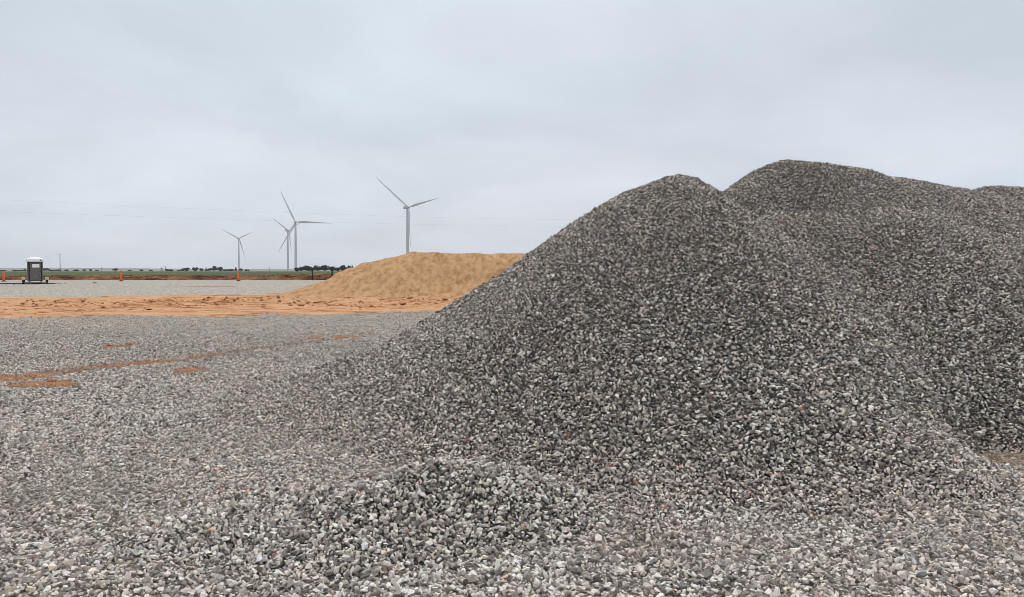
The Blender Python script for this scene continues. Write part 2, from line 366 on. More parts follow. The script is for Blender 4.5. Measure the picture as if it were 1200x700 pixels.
def yard_z(x, y):
    return ground_z(x, y) + 0.05 * dirt_amount(x, y) * (0.4 + vnoise(x / 0.35, y / 0.35, 138)) + 0.035 * np.exp(-((x + 2.2) ** 2 / 1.2 + (y - 3.7) ** 2 / 0.1)) 
yard = link('gravel_yard', grid_mesh('gravel_yard', np.arange(-22, 16.01, 0.09), np.arange(-1.5, 34, 0.09), yard_z, attrs={'dirt': lambda X, Y: np.maximum(dirt_amount(X, Y), 0.36 * dust_amount(X, Y)), 'fines': lambda X, Y: sstep(13, 24, Y)}), mat=M_YARD)
tag(yard, 'flat yard of loose grey crushed gravel in the foreground', kind='structure')

pad_dirt = lambda X, Y: 0.55 * np.exp(-((Y - 59.5 - 0.02 * X) / 1.1) ** 2) * (X < -22) * sstep(0.3, 0.7, vnoise(X / 4, Y / 1.5, 163)) + 0.25 * sstep(0.55, 0.8, vnoise(X / 6, Y / 2.5, 161))
pad = link('gravel_pad', grid_mesh('gravel_pad', np.arange(-90, 60.1, 0.8), np.arange(33, 88.6, 0.5), lambda X, Y: ground_z(X, Y) + 0.03 - 0.25 * sstep(86.8, 88.4, Y + 1.2 * fbm(X / 5, Y / 5, 171, 2)), attrs={'dirt': pad_dirt}), mat=M_PAD)
tag(pad, 'pale compacted gravel pad beyond the orange dirt strip', kind='structure')

def strip_mask(x, y):
    near = np.interp(x, [-30, -16, -8, -3, 5], [22.6, 24.2, 27.0, 29.8, 31.5]) + 1.9 * fbm(x / 2.2, y / 1.6, 181, 4)
    far = np.interp(x, [-40, -26, -14, 0, 12], [42.5, 44.5, 50, 53, 54]) + 2.2 * fbm(x / 3.5, y / 2.5, 191, 4)
    return sstep(-0.2, 0.9, y - near) * (1 - sstep(-0.9, 0.3, y - far))
def strip_z(x, y):
    m = strip_mask(x, y)
    mid = np.exp(-((y - np.interp(x, [-30, -14, 0], [29.5, 33.5, 36.5])) / 3.4) ** 2)
    rut = 0.10 * np.sin((y - 0.12 * x + 0.8 * fbm(x / 5, y / 5, 203, 2)) * 2.4) * mid
    lumps = 0.30 * np.maximum(fbm(x / 1.1, y / 0.6, 201, 4), -0.12) * (0.15 + mid)
    return ground_z(x, y) - 0.10 + m * (0.15 + 0.10 * mid + lumps + rut)
strip = link('dirt_strip', grid_mesh('dirt_strip', np.arange(-36, 14.01, 0.16), np.arange(21, 56.1, 0.16), strip_z), mat=M_STRIP)
tag(strip, 'band of churned orange dirt between the gravel yard and pad', kind='structure')

def bank_z(x, y):
    base = np.interp(y, [87, 88.3, 89.6, 91.5, 94], [0.25, 0.45, 0.78, 1.0, 0.95])
    hump = 0.28 * np.exp(-((x + 24) / 5.5) ** 2) * np.exp(-((y - 90.5) / 1.6) ** 2)
    low = 0.42 * np.exp(-((x + 36) / 5.0) ** 2) * np.exp(-((y - 89.5) / 1.6) ** 2)
    return base + hump - low + 0.22 * fbm(x / 1.7, y / 0.8, 211, 4) * sstep(87, 88.6, y)
bank = link('dirt_bank', grid_mesh('dirt_bank', np.arange(-95, 66, 0.35), np.arange(87, 94.1, 0.25), bank_z), mat=M_BANK)
tag(bank, 'low brown soil bank along the edge of the green field', kind='structure')
field = link('field', grid_mesh('field', np.arange(-420, 421, 20.), np.concatenate([np.arange(92, 140, 4.), np.arange(140, 700, 35.)]), lambda X, Y: np.interp(Y, [92, 96, 500, 700], [0.9, 1.0, 1.12, 0.9]) + 0.06 * fbm(X / 60, Y / 60, 221, 2)), mat=M_FIELD)
tag(field, 'flat green field of young winter crop behind the bank', kind='structure')

# ---------------------------------------------------------------- crushed stones
STONE_COL = bpy.data.collections.new('stone_shapes')          # shapes only, not part of the scene
STONES = []
for k in range(14):
    def mk(bm, k=k):
        r = random.Random(100 + k)
        sx, sy, sz = 0.5, r.uniform(0.32, 0.46), r.uniform(0.20, 0.33)
        for _ in range(r.choice((8, 9, 10, 12))):
            v = Vector((r.gauss(0, 1), r.gauss(0, 1), r.gauss(0, 1))).normalized()
            v = Vector([math.copysign(abs(c) ** 0.8, c) for c in v])
            bm.verts.new((v.x * sx, v.y * sy, v.z * sz))
        res = bmesh.ops.convex_hull(bm, input=bm.verts)
        bmesh.ops.delete(bm, geom=[g for g in res['geom_interior'] if isinstance(g, bmesh.types.BMVert)], context='VERTS')
    m = bm_mesh('stone', mk); m.materials.append(M_STONE); STONES.append(m)
    so = bpy.data.objects.new('stone_shape_%02d' % k, m); STONE_COL.objects.link(so)

def stone_colours(count, mean, sigma, dust, dustcol=(0.42, 0.34, 0.26)):
    v = np.clip(np.exp(rng.normal(0, sigma, count)) * mean, 0.045, 0.85)
    kind = rng.random(count)
    tint = np.tile(np.array([1.11, 0.966, 0.83]), (count, 1))
    tint[kind < 0.10] = (1.10, 0.92, 0.82); tint[(kind >= 0.10) & (kind < 0.20)] = (1.02, 0.985, 0.93)
    tint[(kind >= 0.20) & (kind < 0.225)] = (1.15, 0.92, 0.68); tint[(kind >= 0.225) & (kind < 0.229)] = (1.15, 0.55, 0.42)
    c = v[:, None] * tint
    f = np.clip(dust, 0, 0.9)[:, None]
    c = c * (1 - f) + np.array(dustcol) * f * (0.7 + 0.6 * rng.random((count, 1)))
    return np.concatenate([np.clip(c, 0.01, 0.85), np.ones((count, 1))], 1)

def scatter_group():
    g = bpy.data.node_groups.new('scatter_stones', 'GeometryNodeTree')
    g.interface.new_socket('Geometry', in_out='INPUT', socket_type='NodeSocketGeometry')
    g.interface.new_socket('Geometry', in_out='OUTPUT', socket_type='NodeSocketGeometry')
    nn, ll = g.nodes, g.links
    i = nn.new('NodeGroupInput'); o = nn.new('NodeGroupOutput')
    inst = nn.new('GeometryNodeInstanceOnPoints'); ci = nn.new('GeometryNodeCollectionInfo')
    ci.inputs['Collection'].default_value = STONE_COL; ci.inputs['Separate Children'].default_value = True; ci.inputs['Reset Children'].default_value = True
    inst.inputs['Pick Instance'].default_value = True
    def na(name, typ, sock):
        a = nn.new('GeometryNodeInputNamedAttribute'); a.data_type = typ; a.inputs['Name'].default_value = name
        ll.new(a.outputs['Attribute'], inst.inputs[sock])
    na('shape', 'INT', 'Instance Index'); na('turn', 'FLOAT_VECTOR', 'Rotation'); na('size', 'FLOAT_VECTOR', 'Scale')
    ll.new(i.outputs[0], inst.inputs['Points']); ll.new(ci.outputs[0], inst.inputs['Instance']); ll.new(inst.outputs[0], o.inputs[0])
    return g
GN = scatter_group()
def scatter(name, parent, P, turn, size, col):
    m = bpy.data.meshes.new(name); n_ = len(P)
    m.vertices.add(n_); m.vertices.foreach_set('co', P.astype(np.float32).ravel())
    def put(nm, t, key, arr): a = m.attributes.new(nm, t, 'POINT'); a.data.foreach_set(key, arr.ravel())
    put('shape', 'INT', 'value', rng.integers(0, len(STONES), n_).astype(np.int32))
    put('turn', 'FLOAT_VECTOR', 'vector', turn.astype(np.float32)); put('size', 'FLOAT_VECTOR', 'vector', size.astype(np.float32))
    put('stone_col', 'FLOAT_COLOR', 'color', col.astype(np.float32))
    m.update()
    o = link(name, m, parent, M_STONE); o['kind'] = 'stuff'
    md = o.modifiers.new('scatter', 'NODES'); md.node_group = GN
    return o
def jitter(x0, x1, y0, y1, st):
    X, Y = np.meshgrid(np.arange(x0, x1, st), np.arange(y0, y1, st))
    X = X.ravel() + rng.uniform(-0.5, 0.5, X.size) * st; Y = Y.ravel() + rng.uniform(-0.5, 0.5, Y.size) * st
    k = (np.abs(X) < 0.76 * Y + 1.2)
    return X[k], Y[k]
def normals(fn, X, Y, e=0.04):
    return -(fn(X + e, Y) - fn(X - e, Y)) / (2 * e), -(fn(X, Y + e) - fn(X, Y - e)) / (2 * e)
PILE_T, MOUND_T = 0.010, 0.008
def edge_jit(x, y): return 0.06 * np.maximum(0, vnoise(x / 0.07, y / 0.07, 301) - 0.35) + 0.03 * np.maximum(0, vnoise(x / 0.4, y / 0.4, 303) - 0.5)
def pile_z(x, y): return yard_z(x, y) + pile_h(x, y)
def mound_z(x, y): return yard_z(x, y) + mound_h(x, y)

# the gravel pile
pile = empty('gravel_pile', (4.0, 10.5, 0))
tag(pile, 'huge dark grey heap of crushed gravel with three rounded peaks', 'gravel pile')
core = link('pile_core', grid_mesh('pile_core', np.arange(-5.5, 17.01, 0.10), np.arange(4.4, 21.01, 0.10), lambda X, Y: pile_z(X, Y) - (0.03 + 0.05 * (1 - sstep(0.0, 0.03, pile_h(X, Y))))), pile, M_PILE)
core.location = -pile.location
X, Y = jitter(-5.5, 15.0, 4.4, 17.0, 0.0195)
H = pile_h(X, Y); k = H > PILE_T + edge_jit(X, Y); X, Y, H = X[k], Y[k], H[k]
gx, gy = normals(pile_z, X, Y); Z = pile_z(X, Y)
vx, vy, vz = -X, -Y, CAM_H - Z; vl = np.sqrt(vx ** 2 + vy ** 2 + vz ** 2); nl = np.sqrt(gx ** 2 + gy ** 2 + 1)
facing = (gx * vx + gy * vy + vz) / (vl * nl)
k = facing > -0.22
X, Y, Z, gx, gy, nl, H = X[k], Y[k], Z[k], gx[k], gy[k], nl[k], H[k]
n_ = len(X)
d = np.clip(np.exp(rng.normal(math.log(0.031), 0.30, n_)) * np.interp(H, [0, 0.12, 0.4, 1.0, 2.5], [0.88, 0.98, 1.13, 1.0, 0.93]), 0.014, 0.058)
lift = rng.uniform(-0.55, 0.45, n_) * d
P = np.stack([X + gx / nl * lift, Y + gy / nl * lift, Z + lift / nl], 1)
turn = np.stack([rng.normal(0, 0.6, n_), rng.normal(0, 0.6, n_), rng.uniform(0, 6.283, n_)], 1)
size = d[:, None] * rng.uniform(0.85, 1.15, (n_, 3))
gp = scatter('loose_stones', pile, P, turn, size, stone_colours(n_, np.interp(H, [0, 0.08, 0.25, 1.2, 3], [0.54, 0.47, 0.37, 0.325, 0.31]) * (0.9 + 0.25 * vnoise(X / 1.1, Z / 0.8, 311)), 0.82, 0.24 * np.exp(-H / 0.12) + 0.10 * vnoise(X / 0.7, Z / 0.9, 313) + 0.05 * sstep(0.8, 2.0, H)))
gp.location = -pile.location
print('pile stones', n_)

# the small mound in front of it
mound = empty('gravel_mound', (-0.6, 4.8, 0))
tag(mound, 'small low mound of loose gravel in the foreground before the big pile', 'gravel mound')
mcore = link('mound_core', grid_mesh('mound_core', np.arange(-3.0, 1.21, 0.04), np.arange(3.4, 6.3, 0.04), lambda X, Y: mound_z(X, Y) - (0.022 + 0.04 * (1 - sstep(0.0, 0.02, mound_h(X, Y))))), mound, M_PILE)
mcore.location = -mound.location
X, Y = jitter(-3.0, 1.2, 3.4, 6.3, 0.0195)
k = mound_h(X, Y) > MOUND_T + 0.5 * edge_jit(X, Y); X, Y = X[k], Y[k]
gx, gy = normals(mound_z, X, Y); Z = mound_z(X, Y); nl = np.sqrt(gx ** 2 + gy ** 2 + 1)
n_ = len(X)
d = np.clip(np.exp(rng.normal(math.log(0.031), 0.32, n_)), 0.015, 0.06)
lift = rng.uniform(-0.5, 0.42, n_) * d
P = np.stack([X + gx / nl * lift, Y + gy / nl * lift, Z + lift / nl], 1)
gm = scatter('loose_stones', mound, P, np.stack([rng.normal(0, 0.7, n_), rng.normal(0, 0.7, n_), rng.uniform(0, 6.283, n_)], 1), d[:, None] * rng.uniform(0.85, 1.15, (n_, 3)), stone_colours(n_, 0.50, 0.85, np.full(n_, 0.06)))
gm.location = -mound.location
print('mound stones', n_)

# the yard: stones lie flatter, thinner with distance, absent where the soil shows
parts = []
for (y0, y1, st, dm, xlim) in ((2.2, 7.5, 0.020, 0.0265, 15), (7.5, 13.0, 0.027, 0.032, 15), (13.0, 19.0, 0.044, 0.038, 3), (19.0, 30.0, 0.075, 0.042, 2)):
    X, Y = jitter(-21, xlim, y0, y1, st)
    k = (pile_h(X, Y) <= PILE_T + edge_jit(X, Y)) & (mound_h(X, Y) <= MOUND_T + 0.5 * edge_jit(X, Y))
    X, Y = X[k], Y[k]
    soil = dirt_amount(X, Y); dust = dust_amount(X, Y)
    k = rng.random(len(X)) > np.clip(0.9 * soil + 0.42 * dust, 0, 0.93)
    k &= strip_mask(X, Y) < 0.2 + 0.8 * rng.random(len(X)) ** 2.5
    X, Y, soil, dust = X[k], Y[k], soil[k], dust[k]
    parts.append((X, Y, soil, dust, np.full(len(X), dm)))
X, Y, soil, dust, dm = [np.concatenate([p[i] for p in parts]) for i in range(5)]
n_ = len(X)
front = 1 + 0.15 * (1 - sstep(3.4, 4.6, Y))
d = np.clip(np.exp(rng.normal(0, 0.33, n_)) * dm * front, 0.013, 0.075)
Z = np.maximum(yard_z(X, Y), np.where(strip_mask(X, Y) > 0.02, strip_z(X, Y), -9)) + np.maximum(pile_h(X, Y), 0) + np.maximum(mound_h(X, Y), 0) + rng.uniform(-0.20, 0.48, n_) * d
turn = np.stack([rng.normal(0, 0.58, n_), rng.normal(0, 0.58, n_), rng.uniform(0, 6.283, n_)], 1)
lane = vnoise((X * 0.55 - Y * 0.35) / 0.55, (X * 0.35 + Y * 0.55) / 5.0, 233)
dusty = 0.06 + 0.24 * sstep(0.35, 0.85, vnoise(X / 1.7, Y / 1.3, 231)) + 0.9 * dust + 0.22 * sstep(0.55, 0.85, lane) + 0.15 * sstep(6, 12, Y)
col_ = stone_colours(n_, 0.55, 0.85, 0.8 * dusty, (0.47, 0.405, 0.33))
bare = blob(X, Y, 4.25, 6.35, 0.62, 0.30, 0.5)[:, None] * 0.75; col_[:, :3] = col_[:, :3] * (1 - bare) + np.array((0.44, 0.32, 0.215)) * bare
k = soil > 0.15; col_[k, :3] = col_[k, :3] * 0.45 + np.array(ORANGE) * 0.5
gy_ = scatter('loose_stones', yard, np.stack([X, Y, Z], 1), turn, d[:, None] * rng.uniform(0.85, 1.15, (n_, 3)) * np.array([1, 1, 0.9]), col_)
print('yard stones', n_)

# the largest stones, each on its own
def big_stones(parent, count, place, zfn, dlo, dhi, mean):
    cols = stone_colours(count, mean, 0.45, np.zeros(count))
    for i in range(count):
        x, y = place()
        o = link('stone', STONES[rng.integers(0, len(STONES))], parent)
        dd = rng.uniform(dlo, dhi)
        o.location = Vector((x, y, float(zfn(np.array(x), np.array(y))) + 0.30 * dd)) - parent.location
        o.rotation_euler = (rng.normal(0, 0.5), rng.normal(0, 0.5), rng.uniform(0, 6.28)); o.scale = (dd, dd * rng.uniform(0.85, 1.1), dd)
        o['stone_col'] = [float(c) for c in cols[i][:3]]
def on_mound():
    while True:
        x, y = rng.uniform(-2.3, 0.6), rng.uniform(3.9, 5.2)
        if mound_h(np.array(x), np.array(y)) > 0.05: return x, y
def in_front():
    while True:
        y = 3.25 + 1.6 * rng.random() ** 1.5; x = rng.uniform(-0.72 * y, 0.72 * y)
        if mound_h(np.array(x), np.array(y)) < 0.03 and dust_amount(np.array(x), np.array(y)) < 0.2: return x, y
big_stones(mound, 260, on_mound, mound_z, 0.038, 0.056, 0.48)
big_stones(yard, 280, in_front, yard_z, 0.034, 0.050, 0.5)

# ---------------------------------------------------------------- sand pile
def sand_surface(x, y):
    h = sand_h(x, y)
    rill = np.abs(fbm(x / 0.9 + 0.35 * y, y / 5.0, 241, 3)) * sstep(0.3, 1.0, h) * (1 - 0.4 * sstep(2.3, 2.7, h))
    gully = -0.16 * np.exp(-((x + 4.9 - 0.35 * (43.8 - y) - 0.25 * np.sin(y * 1.1)) / 0.30) ** 2) * sstep(0.15, 0.6, h) * (y < 44)
    berm = 0.10 * np.exp(-((x + 5.5 - 0.35 * (43.8 - y) - 0.25 * np.sin(y * 1.1)) / 0.35) ** 2) * sstep(0.15, 0.6, h) * (y < 44)
    crust = 0.035 * np.maximum(fbm(x / 0.32 + 0.2 * y, y / 0.5, 247, 2), -0.35) * sstep(0.25, 0.8, h) * (1 - 0.6 * sstep(2.2, 2.7, h))
    return ground_z(x, y) + h - 0.18 * rill + crust + gully + berm + np.where(h < 0.08, -0.12, 0.06)
sand = empty('sand_pile', (-4.0, 43.5, 0))
tag(sand, 'long flat topped tan sand pile behind the dark gravel heap', 'sand pile')
so_ = link('sand_body', grid_mesh('sand_body', np.arange(-19, 14.01, 0.10), np.arange(35, 53.01, 0.10), sand_surface), sand, M_SAND)
so_.location = -sand.location

# clods on the orange strip: the larger ones singly, crumbs together
CLODS = []
for k in range(4):
    def mk(bm, k=k):
        r = random.Random(900 + k)
        bmesh.ops.create_icosphere(bm, subdivisions=2, radius=0.5)
        for v in bm.verts: v.co *= r.uniform(0.72, 1.1); v.co.z *= 0.6
    m = bm_mesh('clod', mk); m.materials.append(M_CLOD); CLODS.append(m)
def clod_spot():
    while True:
        x = rng.uniform(-26, 1.5); y = np.interp(x, [-30, -14, 0], [28.8, 33.0, 36.0]) + rng.normal(0, 2.3)
        if strip_mask(np.array(x), np.array(y)) > 0.7 and vnoise(np.array(x / 2.2), np.array(y / 0.8), 251) > 0.45: return x, y
def put_clod(x, y, s, parent, zfn):
    o = link('clod', CLODS[rng.integers(0, 4)], parent); o.location = (x, y, float(zfn(np.array(x), np.array(y))) + 0.12 * s)
    o.rotation_euler = (rng.normal(0, .2), rng.normal(0, .2), rng.uniform(0, 6.28)); o.scale = (s * rng.uniform(1.0, 2.0), s, s * rng.uniform(.5, .9))
for i in range(90): put_clod(*clod_spot(), rng.uniform(0.10, 0.26), strip, strip_z)
cv, cf = [], []
for i in range(1500):
    x, y = clod_spot(); s = rng.uniform(0.03, 0.10); src = CLODS[i % 4]; z = float(strip_z(np.array(x), np.array(y)))
    if i % 4 == 0 and False: pass
    base = len(cv); a = rng.uniform(0, 6.28); ca, sa = math.cos(a), math.sin(a)
    t = [(1, 0, 0), (-1, 0, 0), (0, 1, 0), (0, -1, 0), (0, 0, .7), (0, 0, -.5)]
    for (p, q, r_) in t:
        p *= s * 1.3 * rng.uniform(.7, 1.1); q *= s * rng.uniform(.7, 1.1); cv.append((x + p * ca - q * sa, y + p * sa + q * ca, z + r_ * s * .8))
    for f_ in ((0, 2, 4), (2, 1, 4), (1, 3, 4), (3, 0, 4), (2, 0, 5), (1, 2, 5), (3, 1, 5), (0, 3, 5)): cf.append(tuple(base + j for j in f_))
crumbs = link('dirt_crumbs', mesh_from('dirt_crumbs', cv, cf), strip, M_CLOD); crumbs['kind'] = 'stuff'
for (x, y, s) in ((-6.4, 10.32, 0.10), (-8.1, 15.7, 0.13), (-8.45, 15.6, 0.10), (-7.6, 11.2, 0.09)): put_clod(x, y, s, yard, lambda a, c: yard_z(a, c))

# ---------------------------------------------------------------- portable toilet on its trailer
def gz(x, y): return float(ground_z(np.array(x, float), np.array(y, float)))
c = pix(41.5, 333, 66.0)
toilet = empty('portable_toilet', (c.x, c.y, gz(c.x, c.y) + 0.03), math.radians(32.5))
tag(toilet, 'dark grey portable toilet with white roof on a small wheeled trailer', 'portable toilet')
def tpart(name, fn, mat, parent=None, smooth=False): return link(name, bm_mesh(name, fn, smooth), parent or toilet, mat)
W, D, Z0, Z1 = 1.16, 1.2, 0.26, 1.95
def _body(bm):
    box(bm, (0, 0.02, (Z0 + Z1) / 2), (W - 0.06, D - 0.04, Z1 - Z0), 0.03)
    for s in (-1, 1):
        for t in (-1, 1): box(bm, (s * (W / 2 - 0.05), t * (D / 2 - 0.05), (Z0 + Z1) / 2), (0.11, 0.11, Z1 - Z0 + 0.004), 0.025)
    for s in (-1, 1):
        for kk in range(5): box(bm, (s * (W / 2 - 0.025), -0.36 + kk * 0.18, 1.1), (0.03, 0.06, 1.4), 0.01)
tpart('cabin', _body, M_BODY)
door = tpart('door', lambda bm: (box(bm, (0.02, -D / 2 - 0.005, 1.14), (0.80, 0.05, 1.66), 0.015), box(bm, (0.02, -D / 2 - 0.03, 0.75), (0.6, 0.03, 0.6), 0.012)), M_BODY)
tpart('door_frame', lambda bm: [box(bm, cc, ss) for cc, ss in (((-0.44, -D / 2 - 0.01, 1.11), (0.06, 0.05, 1.68)), ((0.48, -D / 2 - 0.01, 1.11), (0.06, 0.05, 1.68)), ((0.02, -D / 2 - 0.012, 1.92), (0.98, 0.05, 0.07)))], M_DARKP)
sign = tpart('sign_panel', lambda bm: box(bm, (0.06, -D / 2 - 0.045, 1.60), (0.54, 0.015, 0.30)), M_WHITE, door)
tpart('handle', lambda bm: box(bm, (0.36, -D / 2 - 0.055, 1.15), (0.05, 0.06, 0.18), 0.01), M_DARKP, door)
for q in range(3): tpart('vent_slot', lambda bm, q=q: box(bm, (0.02, -D / 2 - 0.032, 1.84 - 0.04 * q), (0.6, 0.012, 0.016)), M_DARKP, door)
def _roof(bm):
    prof = [(0.66, 1.95), (0.68, 2.02), (0.67, 2.18), (0.60, 2.25), (0.40, 2.33), (0.10, 2.36)]
    rings = []
    for r, z in prof:
        rg = []
        for k in range(24):
            a = 2 * math.pi * k / 24; ca, sa = math.cos(a), math.sin(a); e = 0.16
            rg.append(bm.verts.new((r * math.copysign(abs(ca) ** (2 * e), ca), r * math.copysign(abs(sa) ** (2 * e), sa), z)))
        rings.append(rg)
    for a, b in zip(rings, rings[1:]):
        for k in range(24): bm.faces.new((a[k], a[(k + 1) % 24], b[(k + 1) % 24], b[k]))
    bm.faces.new(list(reversed(rings[0]))); bm.faces.new(rings[-1])
roof = tpart('roof', _roof, M_WHITE, smooth=True)
tpart('roof_vent', lambda bm: lathe(bm, [(0.055, 0), (0.055, 0.03)], 12, Matrix.Translation((0.45, -0.66, 2.10)) @ Matrix.Rotation(math.pi / 2, 4, 'X')), M_DARKP, roof)
tpart('vent_pipe', lambda bm: lathe(bm, [(0.05, 2.25), (0.05, 2.42), (0.07, 2.42), (0.07, 2.45)], 12, Matrix.Translation((-0.35, 0.4, 0))), M_WHITE)
tpart('skid', lambda bm: [box(bm, (s * 0.42, 0, 0.21), (0.16, 1.28, 0.10)) for s in (-1, 1)], M_STEEL)
tpart('trailer_frame', lambda bm: [box(bm, cc, ss) for cc, ss in (((0, -0.5, 0.13), (1.7, 0.08, 0.07)), ((0, 0.5, 0.13), (1.7, 0.08, 0.07)), ((0, 0.0, 0.12), (1.8, 0.06, 0.06)), ((0, -1.2, 0.12), (0.08, 1.4, 0.06)))], M_STEEL)
for s in (-1, 1):
    wm = Matrix.Translation((s * 0.87, 0, 0.27)) @ Matrix.Rotation(math.pi / 2, 4, 'Y')
    wheel = tpart('wheel', lambda bm: lathe(bm, [(0.17, -0.09), (0.25, -0.10), (0.275, -0.06), (0.275, 0.06), (0.25, 0.10), (0.17, 0.09)], 20, wm), M_TYRE)
    tpart('rim', lambda bm: lathe(bm, [(0.165, -0.06), (0.165, 0.06)], 16, wm), M_STEEL, wheel)
    def _fend(bm):
        pr = [(0.42 * math.cos(a), 0.42 * math.sin(a)) for a in [math.radians(q) for q in range(20, 161, 20)]]
        vs0 = []
        for (yy, zz) in pr:
            vs0.append([bm.verts.new((s * 0.87 + dx, f * yy, 0.22 + f * zz)) for dx, f in ((-0.14, 1), (0.14, 1), (0.14, 0.93), (-0.14, 0.93))])
        for a, b in zip(vs0, vs0[1:]):
            for k in range(4): bm.faces.new((a[k], a[(k + 1) % 4], b[(k + 1) % 4], b[k]))
        bm.faces.new(vs0[0]); bm.faces.new(list(reversed(vs0[-1])))
    tpart('fender', _fend, M_FENDER)

# black hose lying on the pad past the toilet
def hose(bm):
    r = random.Random(5); pts = []
    for i in range(27):
        x = c.x - 5.5 + i * 0.27
        pts.append((x, c.y + 0.55 + 0.18 * math.sin(i * 0.35) + 0.1 * math.sin(i * 0.9), gz(x, c.y) + 0.065 + 0.015 * math.sin(i * .8)))
    tube(bm, pts, [0.035 + 0.02 * r.random() for _ in pts], 8)
h = link('drain_hose', bm_mesh('drain_hose', hose, True), mat=M_BLACKR)
tag(h, 'long thin black hose lying on the pale pad behind the toilet', 'hose')
for i, (px, py, s) in enumerate(((7.5, 335.3, 0.17), (16.5, 335.2, 0.14), (66.5, 332.6, 0.14), (70, 332.4, 0.18), (76.5, 332.6, 0.12), (112, 331.6, 0.2))):
    p = pix(px, py, 62.0 if i < 2 else 68.0)
    put_clod(p.x, p.y, s * 1.3, pad, lambda a, cc: ground_z(a, cc) + 0.03)

# ---------------------------------------------------------------- tall orange markers on the pad edge
def make_marker(loc):
    t = empty('delineator_cone', loc)
    def shaft(bm): lathe(bm, [(0.13, 0.06), (0.115, 0.2), (0.075, 0.95), (0.06, 1.02), (0.075, 1.06), (0.075, 1.10), (0.05, 1.13)], 16)
    def base(bm): lathe(bm, [(0.24, 0.0), (0.25, 0.03), (0.22, 0.07), (0.14, 0.075)], 8)
    link('base', bm_mesh('base', base), t, M_BLACKR); sh = link('shaft', bm_mesh('shaft', shaft, True), t, M_ORANGE)
    link('grip', bm_mesh('grip', lambda bm: tube(bm, [(-0.035, 0, 1.12), (-0.03, 0, 1.19), (0.03, 0, 1.19), (0.035, 0, 1.12)], 0.014, 6)), sh, M_ORANGE)
    return t
for px, py, dist, lab in ((4.5, 328.5, 78.0, 'orange delineator cone on the pad left of the portable toilet'),
                    (142, 328.4, 79.0, 'orange delineator cone standing alone between toilet and turbines'),
                    (279.3, 328.4, 79.0, 'orange delineator cone standing in line below the smallest wind turbine')):
    p = pix(px, py, dist); t = make_marker((p.x, dist, gz(p.x, dist) + 0.03)); tag(t, lab, 'traffic cone', 'orange markers along the pad edge'); t.scale = (1.05, 1.05, 0.98)

# ---------------------------------------------------------------- dark fence posts by the sand pile
for px, lab in ((366.3, 'dark fence post left of the other beside the sand pile'), (389.3, 'dark fence post nearer the foot of the sand pile')):
    p = pix(px, 327.5, 84.0); z0 = gz(p.x, 84.0)
    po = link('fence_post', bm_mesh('fence_post', lambda bm: (lathe(bm, [(0.085, 0), (0.08, 1.32), (0.085, 1.32), (0.06, 1.36)], 10), box(bm, (-0.14, 0, 0.75), (0.12, 0.05, 0.05)))), mat=M_POST, loc=(p.x, 84.0, z0))
    tag(po, lab, 'fence post', 'posts at the pad corner')

# ---------------------------------------------------------------- wind turbines
def blade_mesh(R):
    secs = [(0.02, 0.022, 1.0), (0.06, 0.026, 0.8), (0.12, 0.05, 0.42), (0.20, 0.062, 0.27), (0.35, 0.050, 0.20), (0.55, 0.036, 0.17), (0.75, 0.024, 0.15), (0.92, 0.014, 0.14), (0.985, 0.008, 0.14), (1.0, 0.003, 0.14)]
    vs_, fs = [], []
    for j, (t, ch, th) in enumerate(secs):
        tw = math.radians(22 * (1 - t) ** 2)
        for k in range(10):
            a = 2 * math.pi * k / 10
            cx = ch * R * (0.5 * math.cos(a) - (0.12 if t > 0.1 else 0)); cy = ch * R * th * 0.5 * math.sin(a) * (1 if math.cos(a) > 0 else 0.55)
            vs_.append((cx * math.cos(tw) - cy * math.sin(tw), cx * math.sin(tw) + cy * math.cos(tw) - 0.035 * R * t * t, t * R))
        if j:
            for k in range(10): fs.append(((j - 1) * 10 + k, (j - 1) * 10 + (k + 1) % 10, j * 10 + (k + 1) % 10, j * 10 + k))
    fs.append(tuple(range(9, -1, -1))); fs.append(tuple(range(len(vs_) - 10, len(vs_))))
    return mesh_from('blade', vs_, fs, True)
